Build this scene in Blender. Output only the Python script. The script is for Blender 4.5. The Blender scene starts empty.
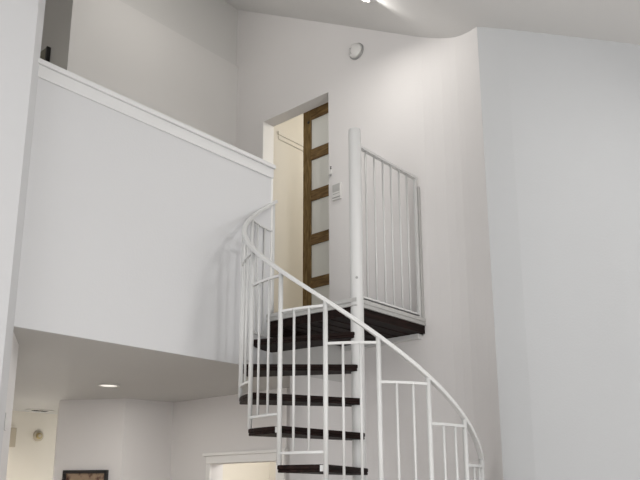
import bpy, bmesh, math, random
from mathutils import Vector, Matrix
S = bpy.context.scene
C = S.collection
FL = 2.955            # height of the loft floor above the ground floor; x, y run from the stair pole

# ---------------------------------------------------------------- camera
cam_d = bpy.data.cameras.new('camera'); cam = bpy.data.objects.new('camera', cam_d); C.objects.link(cam)
w = Vector((0.72795489, 0.64378074, 0.23585596)); u = Vector((-0.17540342, -0.15768691, 0.97178623))
r = Vector((0.66280866, -0.74878648, -0.00186761))
m = Matrix(((r.x, u.x, -w.x), (r.y, u.y, -w.y), (r.z, u.z, -w.z))).to_4x4()
m.translation = Vector((-3.379, -2.6917, FL - 1.1267))
cam.matrix_world = m
cam_d.sensor_width = 36; cam_d.lens = 742.97 / 640 * 36; cam_d.shift_y = (313.97 - 240) / 640
cam_d.clip_start = 0.05
S.camera = cam
# ---------------------------------------------------------------- light and exposure
W = bpy.data.worlds.new('world'); S.world = W; W.use_nodes = True
W.node_tree.nodes['Background'].inputs[0].default_value = (0.985, 0.99, 1.0, 1)
W.node_tree.nodes['Background'].inputs[1].default_value = 1.06
S.view_settings.view_transform = 'Standard'; S.view_settings.look = 'None'
S.view_settings.gamma = 1; S.view_settings.use_curve_mapping = False
S.view_settings.exposure = 0.42
def area(name, loc, target, sx, sy, power, col):
    d = bpy.data.lights.new(name, 'AREA'); d.shape = 'RECTANGLE'; d.size = sx; d.size_y = sy; d.energy = power; d.color = col
    o = bpy.data.objects.new(name, d); C.objects.link(o); o.location = loc
    o.rotation_euler = (Vector(target) - Vector(loc)).to_track_quat('-Z', 'Y').to_euler(); return o
area('daylight_garden_side', (-1.3, -4.9, 1.5), (-0.6, 0.7, 2.9), 2.4, 1.6, 45, (1.0, 1.0, 1.0))
area('daylight_front_side', (-6.0, -1.0, 2.3), (0.7, -0.3, 3.2), 2.6, 2.0, 47, (1.0, 1.0, 1.0))

def lamp(name, loc, power, col, size):
    d = bpy.data.lights.new(name, 'POINT'); d.energy = power; d.color = col; d.shadow_soft_size = size
    o = bpy.data.objects.new(name, d); C.objects.link(o); o.location = loc; return o
def disk(name, loc, target, size, power, col):
    d = bpy.data.lights.new(name, 'AREA'); d.shape = 'DISK'; d.size = size; d.energy = power; d.color = col
    o = bpy.data.objects.new(name, d); C.objects.link(o); o.location = loc
    o.rotation_euler = (Vector(target) - Vector(loc)).to_track_quat('-Z', 'Y').to_euler(); return o
disk('room_ceiling_lamp', (-.70, -1.9, FL + 2.156 - .5955 * 1.9 - .08), (-1.1, .2, FL - .6), .45, 7.5, (1, .985, .96))
disk('upper_downlight', (.125, .004, FL + 2.156 - .045), (.16, .35, 0), .10, 3.5, (1, .97, .92))
lamp('loft_ceiling_fill', (-.5, 1.1, FL + 2.156 + .5955 * 1.1 - .15), 4.6, (1, .97, .93), .15)  # added fill without a fixture, brightens the loft walls and upper ceiling
lamp('loft_recess_fill', (-1.9, 1.7, FL + 1.3), 4.2, (1, .96, .88), .1)  # unseen fill added behind the parapet to lift the dark recess
disk('under_loft_light', (-.355, 2.045, FL - .347 - .012), (-.355, 2.045, 0), .12, 3.6, (1, .97, .92))
disk('under_loft_light', (-.95, 1.35, FL - .347 - .012), (-.95, 1.35, 0), .12, 2.4, (1, .97, .92))  # extra fill with no fixture of its own, added to lift the lower walls
# ---------------------------------------------------------------- materials
def mat(name, col, rough=0.6, metal=0.0, noise=0.0, scale=3.0, bump=0.0, bscale=120.0, emit=None, estr=0):
    M = bpy.data.materials.new(name); M.use_nodes = True; nt = M.node_tree; b = nt.nodes['Principled BSDF']
    b.inputs['Base Color'].default_value = (*col, 1); b.inputs['Roughness'].default_value = rough; b.inputs['Metallic'].default_value = metal
    tc = nt.nodes.new('ShaderNodeTexCoord')
    if noise:
        n = nt.nodes.new('ShaderNodeTexNoise'); n.inputs['Scale'].default_value = scale; n.inputs['Detail'].default_value = 3
        nt.links.new(tc.outputs['Object'], n.inputs['Vector'])
        cr = nt.nodes.new('ShaderNodeValToRGB')
        cr.color_ramp.elements[0].position = .3; cr.color_ramp.elements[1].position = .7
        cr.color_ramp.elements[0].color = (*[c * (1 - noise) for c in col], 1); cr.color_ramp.elements[1].color = (*[min(1, c * (1 + noise)) for c in col], 1)
        nt.links.new(n.outputs['Fac'], cr.inputs['Fac']); nt.links.new(cr.outputs['Color'], b.inputs['Base Color'])
    if bump:
        n2 = nt.nodes.new('ShaderNodeTexNoise'); n2.inputs['Scale'].default_value = bscale
        nt.links.new(tc.outputs['Object'], n2.inputs['Vector'])
        bp = nt.nodes.new('ShaderNodeBump'); bp.inputs['Strength'].default_value = bump; bp.inputs['Distance'].default_value = .004
        nt.links.new(n2.outputs['Fac'], bp.inputs['Height']); nt.links.new(bp.outputs['Normal'], b.inputs['Normal'])
    if emit:
        b.inputs['Emission Color'].default_value = (*emit, 1); b.inputs['Emission Strength'].default_value = estr
    return M
def wood(name, dark, light, scale, rough, axis_scale=(1, 12, 12)):
    M = bpy.data.materials.new(name); M.use_nodes = True; nt = M.node_tree; b = nt.nodes['Principled BSDF']
    tc = nt.nodes.new('ShaderNodeTexCoord'); mp = nt.nodes.new('ShaderNodeMapping'); mp.inputs['Scale'].default_value = axis_scale
    n = nt.nodes.new('ShaderNodeTexNoise'); n.inputs['Scale'].default_value = scale; n.inputs['Detail'].default_value = 6; n.inputs['Distortion'].default_value = .6
    cr = nt.nodes.new('ShaderNodeValToRGB'); cr.color_ramp.elements[0].position = .35; cr.color_ramp.elements[1].position = .75
    cr.color_ramp.elements[0].color = (*dark, 1); cr.color_ramp.elements[1].color = (*light, 1)
    nt.links.new(tc.outputs['Object'], mp.inputs['Vector']); nt.links.new(mp.outputs['Vector'], n.inputs['Vector'])
    nt.links.new(n.outputs['Fac'], cr.inputs['Fac']); nt.links.new(cr.outputs['Color'], b.inputs['Base Color'])
    b.inputs['Roughness'].default_value = rough; b.inputs['Specular IOR Level'].default_value = .12
    bp = nt.nodes.new('ShaderNodeBump'); bp.inputs['Strength'].default_value = .25; bp.inputs['Distance'].default_value = .003
    nt.links.new(n.outputs['Fac'], bp.inputs['Height']); nt.links.new(bp.outputs['Normal'], b.inputs['Normal'])
    return M
PAINT = mat('wall_paint_white', (.72, .70, .69), .75, noise=.012, scale=1.2, bump=.15, bscale=90)
COOL = mat('wall_paint_cool_white', (.63, .632, .64), .75, noise=.012, scale=1.2, bump=.15, bscale=90)
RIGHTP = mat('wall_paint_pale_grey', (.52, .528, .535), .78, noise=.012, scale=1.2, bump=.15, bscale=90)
LOFTP = mat('wall_paint_upper_grey', (.67, .655, .635), .8, noise=.012, scale=1.2)
CEIL = mat('ceiling_paint', (.73, .725, .715), .85, noise=.015, scale=1.0, bump=.2, bscale=60)
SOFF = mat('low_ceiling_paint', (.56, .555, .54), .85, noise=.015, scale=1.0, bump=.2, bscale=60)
CREAM = mat('wall_paint_cream', (.72, .685, .61), .75, noise=.012, scale=1.2)
TRIM = mat('trim_paint', (.82, .81, .79), .45)
METAL = mat('white_metal_paint', (.62, .62, .61), .38)
FASC = mat('fascia_metal_paint', (.46, .455, .44), .45)
TREAD = wood('dark_stained_wood', (.005, .0025, .002), (.024, .011, .009), 5, .6)
WALN = wood('barn_door_wood', (.11, .068, .024), (.30, .20, .085), 7, .5, (9, 9, 1.2))
WALNH = wood('barn_door_wood_rail', (.11, .065, .026), (.29, .185, .08), 7, .5, (9, 1.2, 9))
GLASSF = mat('frosted_panel', (.80, .795, .74), .28)
FLOORW = wood('floor_oak', (.40, .35, .30), (.52, .46, .40), 3, .35, (1, 10, 1))
BLACK = mat('black_frame', (.012, .011, .011), .4)
PLAST = mat('white_plastic', (.70, .69, .67), .4)
GREYP = mat('grey_plastic', (.33, .33, .32), .5)
BEIGE = mat('beige_plastic', (.48, .43, .34), .5)
BRASS = mat('dull_gold', (.42, .34, .17), .4, metal=.5)
DARK = mat('vent_dark', (.02, .02, .02), .8)
LAMP = mat('lamp_lens', (.9, .9, .88), .4, emit=(1, .97, .92), estr=6)
LAMP2 = mat('lamp_lens_soffit', (.9, .88, .84), .4, emit=(1, .95, .86), estr=.55)

# ---------------------------------------------------------------- mesh helpers
def obj(name, bm, material, parent=None, smooth=False, bevel=0.0, kind=None):
    bmesh.ops.recalc_face_normals(bm, faces=bm.faces[:])
    me = bpy.data.meshes.new(name); bm.to_mesh(me); bm.free(); me.materials.append(material)
    if smooth:
        for p in me.polygons: p.use_smooth = True
    o = bpy.data.objects.new(name, me); C.objects.link(o)
    if parent: o.parent = parent
    if kind: o['kind'] = kind
    if bevel:
        md = o.modifiers.new('bevel', 'BEVEL'); md.width = bevel; md.segments = 3; md.limit_method = 'ANGLE'; md.angle_limit = math.radians(40)
    return o
def tag(o, label, cat, group=None):
    o['label'] = label; o['category'] = cat
    if group: o['group'] = group
    return o
def empty(name, loc, rz=0):
    o = bpy.data.objects.new(name, None); C.objects.link(o); o.location = loc; o.rotation_euler = (0, 0, rz); return o
def box(bm, x0, x1, y0, y1, z0, z1):
    v = [bm.verts.new((x, y, z)) for z in (z0, z1) for x, y in ((x0, y0), (x1, y0), (x1, y1), (x0, y1))]
    for f in ((0, 3, 2, 1), (4, 5, 6, 7), (0, 1, 5, 4), (1, 2, 6, 5), (2, 3, 7, 6), (3, 0, 4, 7)): bm.faces.new([v[i] for i in f])
    return bm
def prism(bm, pts, z0, z1):
    f0 = z0 if callable(z0) else (lambda x, y: z0); f1 = z1 if callable(z1) else (lambda x, y: z1)
    a = [bm.verts.new((x, y, f0(x, y))) for x, y in pts]; b = [bm.verts.new((x, y, f1(x, y))) for x, y in pts]
    n = len(pts)
    bm.faces.new(a[::-1]); bm.faces.new(b)
    for i in range(n): bm.faces.new((a[i], a[(i + 1) % n], b[(i + 1) % n], b[i]))
    return bm
def tube(bm, path, rad, seg=10, up=Vector((0, 0, 1)), prof=None):
    rings = []
    n = len(path); path = [Vector(p) for p in path]
    for i, p in enumerate(path):
        t = (path[min(i + 1, n - 1)] - path[max(i - 1, 0)]).normalized()
        a = t.cross(up)
        if a.length < 1e-4: a = t.cross(Vector((1, 0, 0)))
        a.normalize(); b = a.cross(t).normalized()
        pr = prof or [(rad * math.cos(2 * math.pi * k / seg), rad * math.sin(2 * math.pi * k / seg)) for k in range(seg)]
        rings.append([bm.verts.new(p + a * s + b * q) for s, q in pr])
    k = len(rings[0])
    for i in range(n - 1):
        for j in range(k): bm.faces.new((rings[i][j], rings[i][(j + 1) % k], rings[i + 1][(j + 1) % k], rings[i + 1][j]))
    bm.faces.new(rings[0][::-1]); bm.faces.new(rings[-1]); return bm
def lathe(bm, prof, seg=40, mtx=Matrix.Identity(4)):
    """prof: (radius, height) pairs, solid of revolution about z, closed on the axis"""
    rings = []
    for rr, h in prof:
        if rr < 1e-6: rings.append([bm.verts.new(mtx @ Vector((0, 0, h)))])
        else: rings.append([bm.verts.new(mtx @ Vector((rr * math.cos(2 * math.pi * k / seg), rr * math.sin(2 * math.pi * k / seg), h))) for k in range(seg)])
    for A, B in zip(rings, rings[1:]):
        for k in range(seg):
            k2 = (k + 1) % seg
            if len(A) == 1 and len(B) == 1: continue
            if len(A) == 1: bm.faces.new((A[0], B[k], B[k2]))
            elif len(B) == 1: bm.faces.new((A[k], A[k2], B[0]))
            else: bm.faces.new((A[k], A[k2], B[k2], B[k]))
    return bm
NB = bmesh.new
ceil_z = lambda x, y: FL + 2.156 + .5955 * y
up_z = lambda x, y: ceil_z(x, y) + .03

# ---------------------------------------------------------------- setting
obj('floor', box(NB(), -7, 2.4, -6, 5.2, -.12, 0), FLOORW, kind='structure')
obj('ceiling', prism(NB(), [(-7, -5.0), (1.3, -5.0), (1.3, 2.2), (-7, 2.2)], ceil_z, lambda x, y: ceil_z(x, y) + .15), CEIL, kind='structure')
# wall with the upper doorway: one continuous front surface that curves forward on its right to a sharp corner
OZ = FL + 2.02; OY0, OY1 = .826, 1.572
curve = [(.705, -.0), (.702, -.07), (.690, -.15), (.668, -.25), (.640, -.33), (.603, -.409), (.560, -.475), (.513, -.537), (.460, -.603), (.372, -.700)]
bm = NB()
prism(bm, [(.705, OY0)] + curve + [(.90, -.72), (.90, -.3), (.825, 0), (.825, OY0)], 0, up_z)
prism(bm, [(.705, OY1), (.705, OY0), (.825, OY0), (.825, OY1)], OZ, up_z)
prism(bm, [(.705, 2.05), (.705, OY1), (.825, OY1), (.825, 2.05)], FL - .3, up_z)
prism(bm, [(.705, 1.20), (.705, OY0), (.825, OY0), (.825, 1.20)], 0, FL - .002)
obj('wall_back', bm, PAINT, kind='structure')
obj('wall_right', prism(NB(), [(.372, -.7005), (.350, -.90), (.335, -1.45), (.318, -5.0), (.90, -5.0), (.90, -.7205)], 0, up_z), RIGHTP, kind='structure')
# loft back wall, upper band set back a little behind a ledge
obj('wall_loft', prism(NB(), [(-.958, 1.92), (.705, 1.92), (.705, 2.05), (-.958, 2.05)], FL, FL + 2.70), LOFTP, kind='structure')
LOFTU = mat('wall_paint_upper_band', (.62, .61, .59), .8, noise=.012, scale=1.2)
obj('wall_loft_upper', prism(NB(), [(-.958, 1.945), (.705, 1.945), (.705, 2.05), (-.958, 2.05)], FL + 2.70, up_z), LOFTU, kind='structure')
obj('wall_loft_recess', prism(NB(), [(-3.0, 2.9), (-.6, 2.9), (-.6, 3.02), (-3.0, 3.02)], FL, FL + 3.9), LOFTP, kind='structure')
obj('wall_loft_return', prism(NB(), [(-.958, 2.05), (-.838, 2.05), (-.838, 2.9), (-.958, 2.9)], FL, FL + 3.9), LOFTP, kind='structure')
obj('wall_loft_left', prism(NB(), [(-3.12, .80), (-3.0, .80), (-3.0, 3.02), (-3.12, 3.02)], FL, lambda x, y: min(up_z(x, y), FL + 3.5)), LOFTP, kind='structure')
obj('ceiling_loft_recess', box(NB(), -3.0, -.6, 2.2, 3.02, FL + 3.45, FL + 3.55), CEIL, kind='structure')
# loft floor slab (its underside is the low ceiling)
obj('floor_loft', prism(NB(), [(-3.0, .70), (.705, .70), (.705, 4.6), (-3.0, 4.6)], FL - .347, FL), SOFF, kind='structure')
# half wall closing the loft, with cap and apron
bm = NB(); prism(bm, [(-3.0, .682), (-.065, .682), (-.065, .80), (-3.0, .80)], FL, FL + 1.042); prism(bm, [(-3.0, .682), (-.03, .682), (-.03, .6995), (-3.0, .6995)], FL - .347, FL)
obj('wall_parapet', bm, COOL, kind='structure')
bm = NB(); box(bm, -3.0, -.042, .658, .822, FL + 1.042, FL + 1.071)
CAPP = mat('cap_paint', (.69, .69, .69), .5)
obj('trim_1', bm, CAPP, kind='structure', bevel=.004)
bm = NB(); box(bm, -3.0, -.050, .672, .682, FL + .972, FL + 1.042)
obj('trim_2', bm, CAPP, kind='structure', bevel=.003)
obj('trim_3', box(NB(), -.065, -.050, .676, .806, FL, FL + 1.042), TRIM, kind='structure', bevel=.002)
# front corner on the left: splayed return and near wall
bm = NB(); prism(bm, [(-1.762, .682), (-1.855, .56), (-7, .56), (-7, .70), (-1.762, .70)], 0, FL + 1.277)
prism(bm, [(-1.705, .80), (-1.775, .70), (-1.850, .575), (-7, .575), (-7, .80)], FL + 1.277, up_z)
obj('wall_left', bm, COOL, kind='structure')
# under the loft
obj('wall_under_stair', prism(NB(), [(.155, .700), (.705, .700), (.705, 1.20)], 0, FL - .347), PAINT, kind='structure')
SZ = FL - .347
bm = NB()
prism(bm, [(.62, 1.27), (.62, 1.18), (.74, 1.18), (.74, 1.27)], 0, SZ)
prism(bm, [(.62, 2.015), (.62, 1.27), (.74, 1.27), (.74, 2.015)], FL - .885, SZ)
prism(bm, [(.62, 2.55), (.62, 2.015), (.74, 2.015), (.74, 2.72), (.26, 2.72), (-.01, 3.20), (.45, 3.95), (.36, 4.02), (-.114, 3.15), (.18, 2.62)], 0, SZ)
obj('wall_lower', bm, PAINT, kind='structure')
obj('wall_hall', prism(NB(), [(-.4, 4.2), (1.2, 4.2), (1.2, 4.32), (-.4, 4.32)], 0, SZ), CREAM, kind='structure')
obj('wall_hall_left', prism(NB(), [(-1.765, .70), (-1.9, .70), (-1.65, 1.11), (-.25, 4.32), (-.10, 4.32), (-1.523, 1.103)], 0, SZ), PAINT, kind='structure')
# lower door and casing
bm = NB(); box(bm, .60, .622, 1.18, 1.27, 0, FL - .885); box(bm, .60, .622, 2.015, 2.065, 0, FL - .885); box(bm, .60, .622, 1.18, 2.065, FL - .885, FL - .825)
box(bm, .585, .622, 1.16, 2.095, FL - .825, FL - .800)
obj('trim_4', bm, TRIM, kind='structure', bevel=.004)
# lit room beyond the lower doorway
ZL = FL - .40
obj('wall_side_room_back', box(NB(), 2.0, 2.1, .8, 2.75, 0, ZL), CREAM, kind='structure')
obj('wall_side_room_left', box(NB(), .825, 2.0, 2.75, 2.85, 0, ZL), CREAM, kind='structure')
obj('wall_side_room_right', box(NB(), .83, 2.0, .70, .80, 0, ZL), CREAM, kind='structure')
obj('ceiling_side_room', box(NB(), .74, 2.1, .70, 2.85, ZL, ZL + .05), CREAM, kind='structure')
# room behind the upper doorway
bm = NB(); prism(bm, [(.825, 1.60), (3.2, 1.60), (3.2, 1.70), (.825, 1.70)], FL, FL + 2.5)
obj('wall_room_left', bm, CREAM, kind='structure')
obj('wall_room_back', box(NB(), 3.2, 3.3, -.4, 1.7, FL, FL + 2.5), CREAM, kind='structure')
obj('wall_room_right', box(NB(), .9, 3.2, -.5, -.4, FL, FL + 2.5), CREAM, kind='structure')
obj('ceiling_room', box(NB(), .825, 3.3, -.5, 1.7, FL + 2.5, FL + 2.6), CREAM, kind='structure')
obj('floor_room', box(NB(), .705, 3.3, -.5, 1.7, FL - .1, FL), FLOORW, kind='structure')
bm = NB(); box(bm, .905, 1.95, 1.583, 1.60, FL + 1.985, FL + 2.02); box(bm, .915, 1.95, 1.59, 1.60, FL + 1.945, FL + 1.985)
obj('trim_5', bm, CREAM, kind='structure', bevel=.003)
obj('trim_6', box(NB(), .700, .826, 1.566, 1.575, FL, OZ), TRIM, kind='structure')
d = bpy.data.lights.new('room_lamp', 'POINT'); d.energy = 22; d.color = (1, .97, .92); d.shadow_soft_size = .25
o = bpy.data.objects.new('room_lamp', d); C.objects.link(o); o.location = (1.9, .5, FL + 2.2)
lamp('side_room_lamp', (1.3, 1.7, FL - .75), 15, (1, .98, .97), .15)
d = bpy.data.lights.new('hall_lamp', 'POINT'); d.energy = 18; d.color = (1, .95, .86); d.shadow_soft_size = .12
o = bpy.data.objects.new('hall_lamp', d); C.objects.link(o); o.location = (.05, 3.45, FL - 1.50)
# sliding wooden door with frosted panels, behind the opening
d1 = empty('door_1', (.865, .80, FL + .01)); d1['kind'] = 'structure'
Y0, Y1 = -.55, .448   # local
for a, b in ((Y1 - .085, Y1), (Y0, Y0 + .085)):
    obj('stile', box(NB(), 0, .04, a, b, 0, 2.09), WALN, d1, bevel=.002)
for z0, z1 in ((1.95, 2.09), (1.578, 1.675), (1.212, 1.305), (.831, .921), (.465, .552), (0.0, .18)):
    obj('rail', box(NB(), .001, .039, Y0 + .085, Y1 - .085, z0, z1), WALNH, d1, bevel=.002)
for z0, z1 in ((1.675, 1.95), (1.305, 1.578), (.921, 1.212), (.552, .831), (.18, .465)):
    obj('frosted_panel', box(NB(), .014, .026, Y0 + .085, Y1 - .085, z0, z1), GLASSF, d1)
obj('slide_bolt', lathe(NB(), [(0, 0), (.012, 0), (.012, .006), (0, .008)], 16, Matrix.Translation((0, Y1 - .062, 1.93)) @ Matrix.Rotation(-math.pi / 2, 4, 'Y')), BLACK, d1)

# ---------------------------------------------------------------- spiral staircase
st = empty('spiral_staircase', (0, 0, 0))
tag(st, 'white metal spiral staircase with dark wood treads, curved handrail and square landing', 'staircase')
R = .683; TH = lambda k: math.radians(93.4 + 22.3 * k); ZT = lambda k: FL - .197 * k; ZR = lambda k: FL + .801 - .19305 * k
N = 14
pole = lathe(NB(), [(0, 0), (.11, 0), (.11, .012), (.040, .014), (.040, FL + 1.112), (.038, FL + 1.122), (0, FL + 1.124)], 40)
po = obj('centre_pole', pole, METAL, st, smooth=True); 
md = po.modifiers.new('es', 'EDGE_SPLIT'); md.split_angle = math.radians(40)
obj('set_screw', tube(NB(), [(-.032, -.026, FL + .135), (-.0345, -.028, FL + .135)], .008, 12), GREYP, po)
def rnd(pts, rr, n=5):
    """round the corners of a polygon"""
    out = []
    for i, p in enumerate(pts):
        p = Vector(p); a = Vector(pts[i - 1]) - p; b = Vector(pts[(i + 1) % len(pts)]) - p
        r_ = min(rr, a.length * .4, b.length * .4); a.normalize(); b.normalize()
        q0 = p + a * r_; q1 = p + b * r_
        if a.angle(b) > math.radians(160): out.append(tuple(p)); continue
        for t in range(n + 1):
            t /= n; out.append(tuple(q0 * (1 - t) ** 2 + p * 2 * t * (1 - t) + q1 * t * t))
    return out
half = math.radians(11.15)
pts = [(0.0, -.058)] + [(rr * math.cos(t), rr * math.sin(t)) for rr, t in ((.690, -half - math.radians(1.0)), (.688, -half * .5), (.683, 0), (.677, half * .5), (.672, half + math.radians(.3)))] + [(0.0, .058)]
tm = NB(); prism(tm, rnd(pts, .014), -.023, 0)
tread0 = obj('tread', tm, TREAD, st, bevel=.006)
pl = NB(); prism(pl, [(x * .993 + .003, y * .975) for x, y in rnd(pts, .012)], -.037, -.023)
plate0 = obj('lower_board', pl, TREAD, tread0, bevel=.004)
for k in range(1, N + 1):
    if k == 1: t = tread0
    else:
        t = tread0.copy(); C.objects.link(t); t.parent = st
        p = plate0.copy(); C.objects.link(p); p.parent = t
    t.location = (0, 0, ZT(k)); t.rotation_euler = (0, 0, (TH(k - 1) + TH(k)) / 2)
pt = lambda k, z, rad=R: Vector((rad * math.cos(TH(k)), rad * math.sin(TH(k)), z))
hp = [(-.014, -.008), (-.011, -.011), (.011, -.011), (.014, -.008), (.014, .006), (.010, .010), (-.010, .010), (-.014, .006)]
path = [pt(k / 10, ZR(k / 10)) for k in range(-1, N * 10 + 1)]
obj('handrail', tube(NB(), path, .01, prof=hp), METAL, st)
for k in range(0, N + 1):
    z0 = ZT(k + 1) - (0.0 if k else 0.0)
    if k == N: z0 = 0
    o = obj('post', tube(NB(), [pt(k, z0), pt(k, ZR(k) - .008)], .0125, 14), METAL, st, smooth=True)
    if k:
        a = TH(k) - .028
        obj('bracket', box(NB(), -.008, .008, -.012, .012, -.030, .0), METAL, o).matrix_local = Matrix.Translation((.673 * math.cos(a), .673 * math.sin(a), ZT(k) - .004)) @ Matrix.Rotation(a, 4, 'Z')
sq = [(-.0065, -.0065), (.0065, -.0065), (.0065, .0065), (-.0065, .0065)]
for k in range(1, N + 1):
    zt = ZT(k) + .790; zb = ZT(k) + .058
    for nm, z in (('upper_rail', zt), ('lower_rail', zb)):
        obj(nm, tube(NB(), [pt(k - 1 + i / 8, z) for i in range(9)], 0, prof=sq), METAL, st)
    for f in (.335, .665):
        obj('baluster', tube(NB(), [pt(k - 1 + f, zb), pt(k - 1 + f, zt)], .0068, 10), METAL, st, smooth=True)
# landing
LX0, LX1, LY0, LY1 = -.035, .703, -.02, .680; LXB = -.088
def outline(o_): return [(LX0 - o_, LY0 - o_), (LX1, LY0 - o_), (LX1, LY1), (LXB - o_, LY1)]
land = obj('landing', prism(NB(), outline(-.006), FL - .090, FL + .004), TREAD, st)
bm = NB()
for z0, z1, o_ in ((FL - .012, FL + .012, .004), (FL - .030, FL - .012, -.002), (FL - .038, FL - .030, .006)):
    a, b, c, d_ = outline(o_)
    prism(bm, [a, b, (b[0], LY0 + .008), (LX0 + .008, LY0 + .008), (LXB + .008, LY1), d_], z0, z1)
obj('landing_trim', bm, FASC, st, bevel=.0015)
bm = NB()
for i in range(1, 7): box(bm, LX0 + .005, LX1 - .01, LY0 + .1 * i - .002, LY0 + .1 * i + .002, FL - .094, FL - .089)
obj('landing_batten', bm, TREAD, st)
obj('joist', box(NB(), LXB + .012, .22, LY1 - .075, LY1 - .004, FL - .138, FL - .090), TREAD, st, bevel=.003)
obj('wall_cleat', box(NB(), .655, .704, .01, .66, FL - .125, FL - .092), METAL, st, bevel=.003)
# straight guard on the landing's right side
obj('guard_rail', tube(NB(), [(.038, 0, FL + 1.022), (.668, 0, FL + 1.014)], 0, prof=[(-.014, -.008), (.014, -.008), (.014, .008), (-.014, .008)]), METAL, st)
obj('guard_lower_rail', tube(NB(), [(.038, 0, FL + .034), (.668, 0, FL + .034)], 0, prof=[(-.012, -.006), (.012, -.006), (.012, .006), (-.012, .006)]), METAL, st)
for x in (.107, .199, .291, .380, .473, .562):
    obj('guard_baluster', tube(NB(), [(x, 0, FL + .03), (x, 0, FL + 1.01)], .0066, 10), METAL, st, smooth=True)
obj('guard_post', box(NB(), .654, .674, -.010, .010, FL + .01, FL + 1.010), METAL, st, bevel=.002)
obj('wall_post', box(NB(), .680, .703, -.016, .014, FL + .012, FL + .955), FASC, st, bevel=.002)

# ---------------------------------------------------------------- small things
rotX = Matrix.Rotation(-math.pi / 2, 4, 'Y')            # local z -> -x
sd = empty('smoke_detector', (.705, .528, FL + 2.256)); tag(sd, 'round white smoke detector high on the wall above the doorway', 'smoke detector')
obj('base', lathe(NB(), [(0, 0), (.068, 0), (.068, .010), (.063, .013), (0, .013)], 40, rotX), GREYP, sd, smooth=True)
obj('cover', lathe(NB(), [(0, .013), (.060, .013), (.058, .030), (.046, .040), (.020, .043), (0, .043)], 40, rotX), PLAST, sd, smooth=True)
bm = NB()
for i in range(5): box(bm, -.042, -.036, .020, .040, -.028 + i * .012, -.023 + i * .012)
obj('slot', bm, GREYP, sd)
ds = empty('door_sensor', (.705, .803, FL + 1.315)); tag(ds, 'tiny white door sensor with two dark dots at the edge of the upper doorway', 'door sensor')
obj('body', box(NB(), -.014, 0, -.014, .014, -.020, .020), PLAST, ds, bevel=.004)
obj('button', lathe(NB(), [(0, 0), (.010, 0), (.009, .010), (0, .012)], 16, Matrix.Translation((-.012, -.002, -.03)) @ rotX), GREYP, ds)
for z in (.045, .030): obj('dot', box(NB(), -.004, 0, -.005, .005, z - .004, z + .004), BLACK, ds)
kp = empty('wall_keypad', (.705, .736, FL + 1.13)); tag(kp, 'square white wall keypad with small dark legend under its screen, right of doorway', 'keypad')
obj('body', box(NB(), -.018, 0, -.042, .042, -.065, .068), PLAST, kp, bevel=.003)
obj('screen', box(NB(), -.020, -.017, -.036, .036, .0, .060), FASC, kp, bevel=.001)
bm = NB()
for i in range(7): box(bm, -.0195, -.017, -.034 + i * .0098, -.034 + i * .0098 + .006, -.020, -.014)
obj('legend', bm, GREYP, kp)
obj('lip', box(NB(), -.022, -.017, -.038, .038, -.050, -.044), GREYP, kp)
# downlight in the sloping ceiling
def downlight(name, loc, nrm, rad, lens, label):
    q = Vector(nrm).to_track_quat('Z', 'Y'); e = empty(name, loc); e.rotation_mode = 'QUATERNION'; e.rotation_quaternion = q
    tag(e, label, 'recessed light')
    obj('trim_ring', lathe(NB(), [(rad * .78, 0), (rad, 0), (rad, .004), (rad * .95, .007), (rad * .80, .007), (rad * .76, .002), (rad * .78, 0)], 40), PLAST, e, smooth=True)
    obj('lens', lathe(NB(), [(0, .001), (rad * .79, .001), (rad * .79, .0035), (0, .0045)], 40), lens, e); return e
y = .014 + .01; 
nr = Vector((0, .5955, -1)).normalized()
downlight('recessed_light', (.125, .004, ceil_z(0, .004) - .001), nr, .058, LAMP, 'bright round recessed light at the top edge in the sloping ceiling')
downlight('recessed_light', (-.355, 2.045, SZ - .001), (0, 0, -1), .078, LAMP2, 'dim round recessed light in the low ceiling under the loft')
# picture on the lower splayed wall
A = Vector((-.114, 3.15, 0)); B = Vector((.18, 2.62, 0)); dr = (B - A).normalized()
mid = A + dr * ((Vector((.031, 2.893, 0)) - A).dot(dr))
pc = empty('framed_picture', (mid.x, mid.y, FL - 1.20), math.atan2(dr.y, dr.x)); tag(pc, 'black framed tan and brown picture low on the wall under the loft', 'picture')
ART = bpy.data.materials.new('picture_print'); ART.use_nodes = True; nt = ART.node_tree; b = nt.nodes['Principled BSDF']
tc = nt.nodes.new('ShaderNodeTexCoord'); n = nt.nodes.new('ShaderNodeTexNoise'); n.inputs['Scale'].default_value = 16; n.inputs['Detail'].default_value = 5
cr = nt.nodes.new('ShaderNodeValToRGB'); cr.color_ramp.elements[0].position = .38; cr.color_ramp.elements[0].color = (.07, .022, .015, 1)
cr.color_ramp.elements[1].position = .52; cr.color_ramp.elements[1].color = (.33, .24, .16, 1)
nt.links.new(tc.outputs['Object'], n.inputs['Vector']); nt.links.new(n.outputs['Fac'], cr.inputs['Fac']); nt.links.new(cr.outputs['Color'], b.inputs['Base Color'])
b.inputs['Roughness'].default_value = .5
hw, hh, fw = .200, .27, .026
bm = NB(); box(bm, -hw, hw, -.03, -.002, hh - fw, hh); box(bm, -hw, hw, -.03, -.002, -hh, -hh + fw); box(bm, -hw, -hw + fw, -.03, -.002, -hh + fw, hh - fw); box(bm, hw - fw, hw, -.03, -.002, -hh + fw, hh - fw)
obj('frame', bm, BLACK, pc, bevel=.002)
obj('print', box(NB(), -hw + fw, hw - fw, -.014, -.004, -hh + fw, hh - fw), ART, pc)
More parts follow.
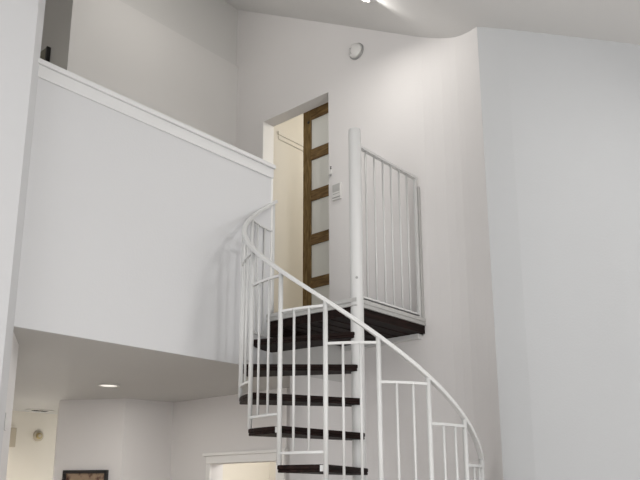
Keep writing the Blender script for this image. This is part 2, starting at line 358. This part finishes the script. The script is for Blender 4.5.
# framed canvas in the loft recess
cv = empty('framed_canvas', (-.958, 2.20, FL + 2.13)); tag(cv, 'small dark edged canvas on the shaded recess wall at upper left above the parapet', 'canvas')
obj('canvas', box(NB(), -.028, -.001, .012, .22, -.065, .07), mat('canvas_grey', (.26, .25, .20), .7), cv)
obj('edge', box(NB(), -.032, -.001, -.006, .012, -.067, .072), BLACK, cv)
# hall items
th = empty('wall_thermostat', (.271, 4.2, FL - .571)); tag(th, 'round beige and gold thermostat on the bright hall wall', 'thermostat')
rotY = Matrix.Rotation(math.pi / 2, 4, 'X')             # local z -> -y
obj('base', lathe(NB(), [(0, 0), (.052, 0), (.052, .012), (.044, .020), (0, .020)], 36, rotY), BEIGE, th, smooth=True)
obj('dial', lathe(NB(), [(0, .020), (.032, .020), (.028, .034), (0, .036)], 36, rotY), BRASS, th, smooth=True)
obj('dial_face', lathe(NB(), [(0, .036), (.016, .036), (.015, .040), (0, .041)], 24, rotY), BEIGE, th)
cb = empty('chime_box', (.0, 4.2, FL - .60)); tag(cb, 'beige upright box on the hall wall at the far left', 'chime box')
obj('case', box(NB(), -.035, .032, -.04, 0, -.09, .09), BEIGE, cb, bevel=.004)
vt = empty('ceiling_vent', (.155, 3.96, SZ)); tag(vt, 'small white ceiling vent with dark slots in the hall', 'vent')
obj('frame', box(NB(), -.13, .10, -.06, .06, -.008, -.0), PLAST, vt, bevel=.002)
for x0, x1 in ((-.085, -.045), (-.035, .005), (.015, .055)):
    obj('slot', box(NB(), x0, x1, -.035, .035, -.010, -.007), DARK, vt)
# light switch on the splayed return
A = Vector((-1.765, .70, 0)); B = Vector((-1.523, 1.103, 0)); dr = (B - A).normalized(); c = A + dr * .15
sw = empty('light_switch', (c.x, c.y, FL - .785), math.atan2(dr.y, dr.x)); tag(sw, 'flat white light switch on the side wall under the loft at far left', 'light switch')
obj('plate', box(NB(), -.030, .030, -.006, 0, -.038, .038), PLAST, sw, bevel=.002)
obj('rim', box(NB(), -.033, .033, -.002, 0, -.041, .041), GREYP, sw)
obj('rocker', box(NB(), -.013, .013, -.010, -.006, -.024, .024), PLAST, sw, bevel=.001)
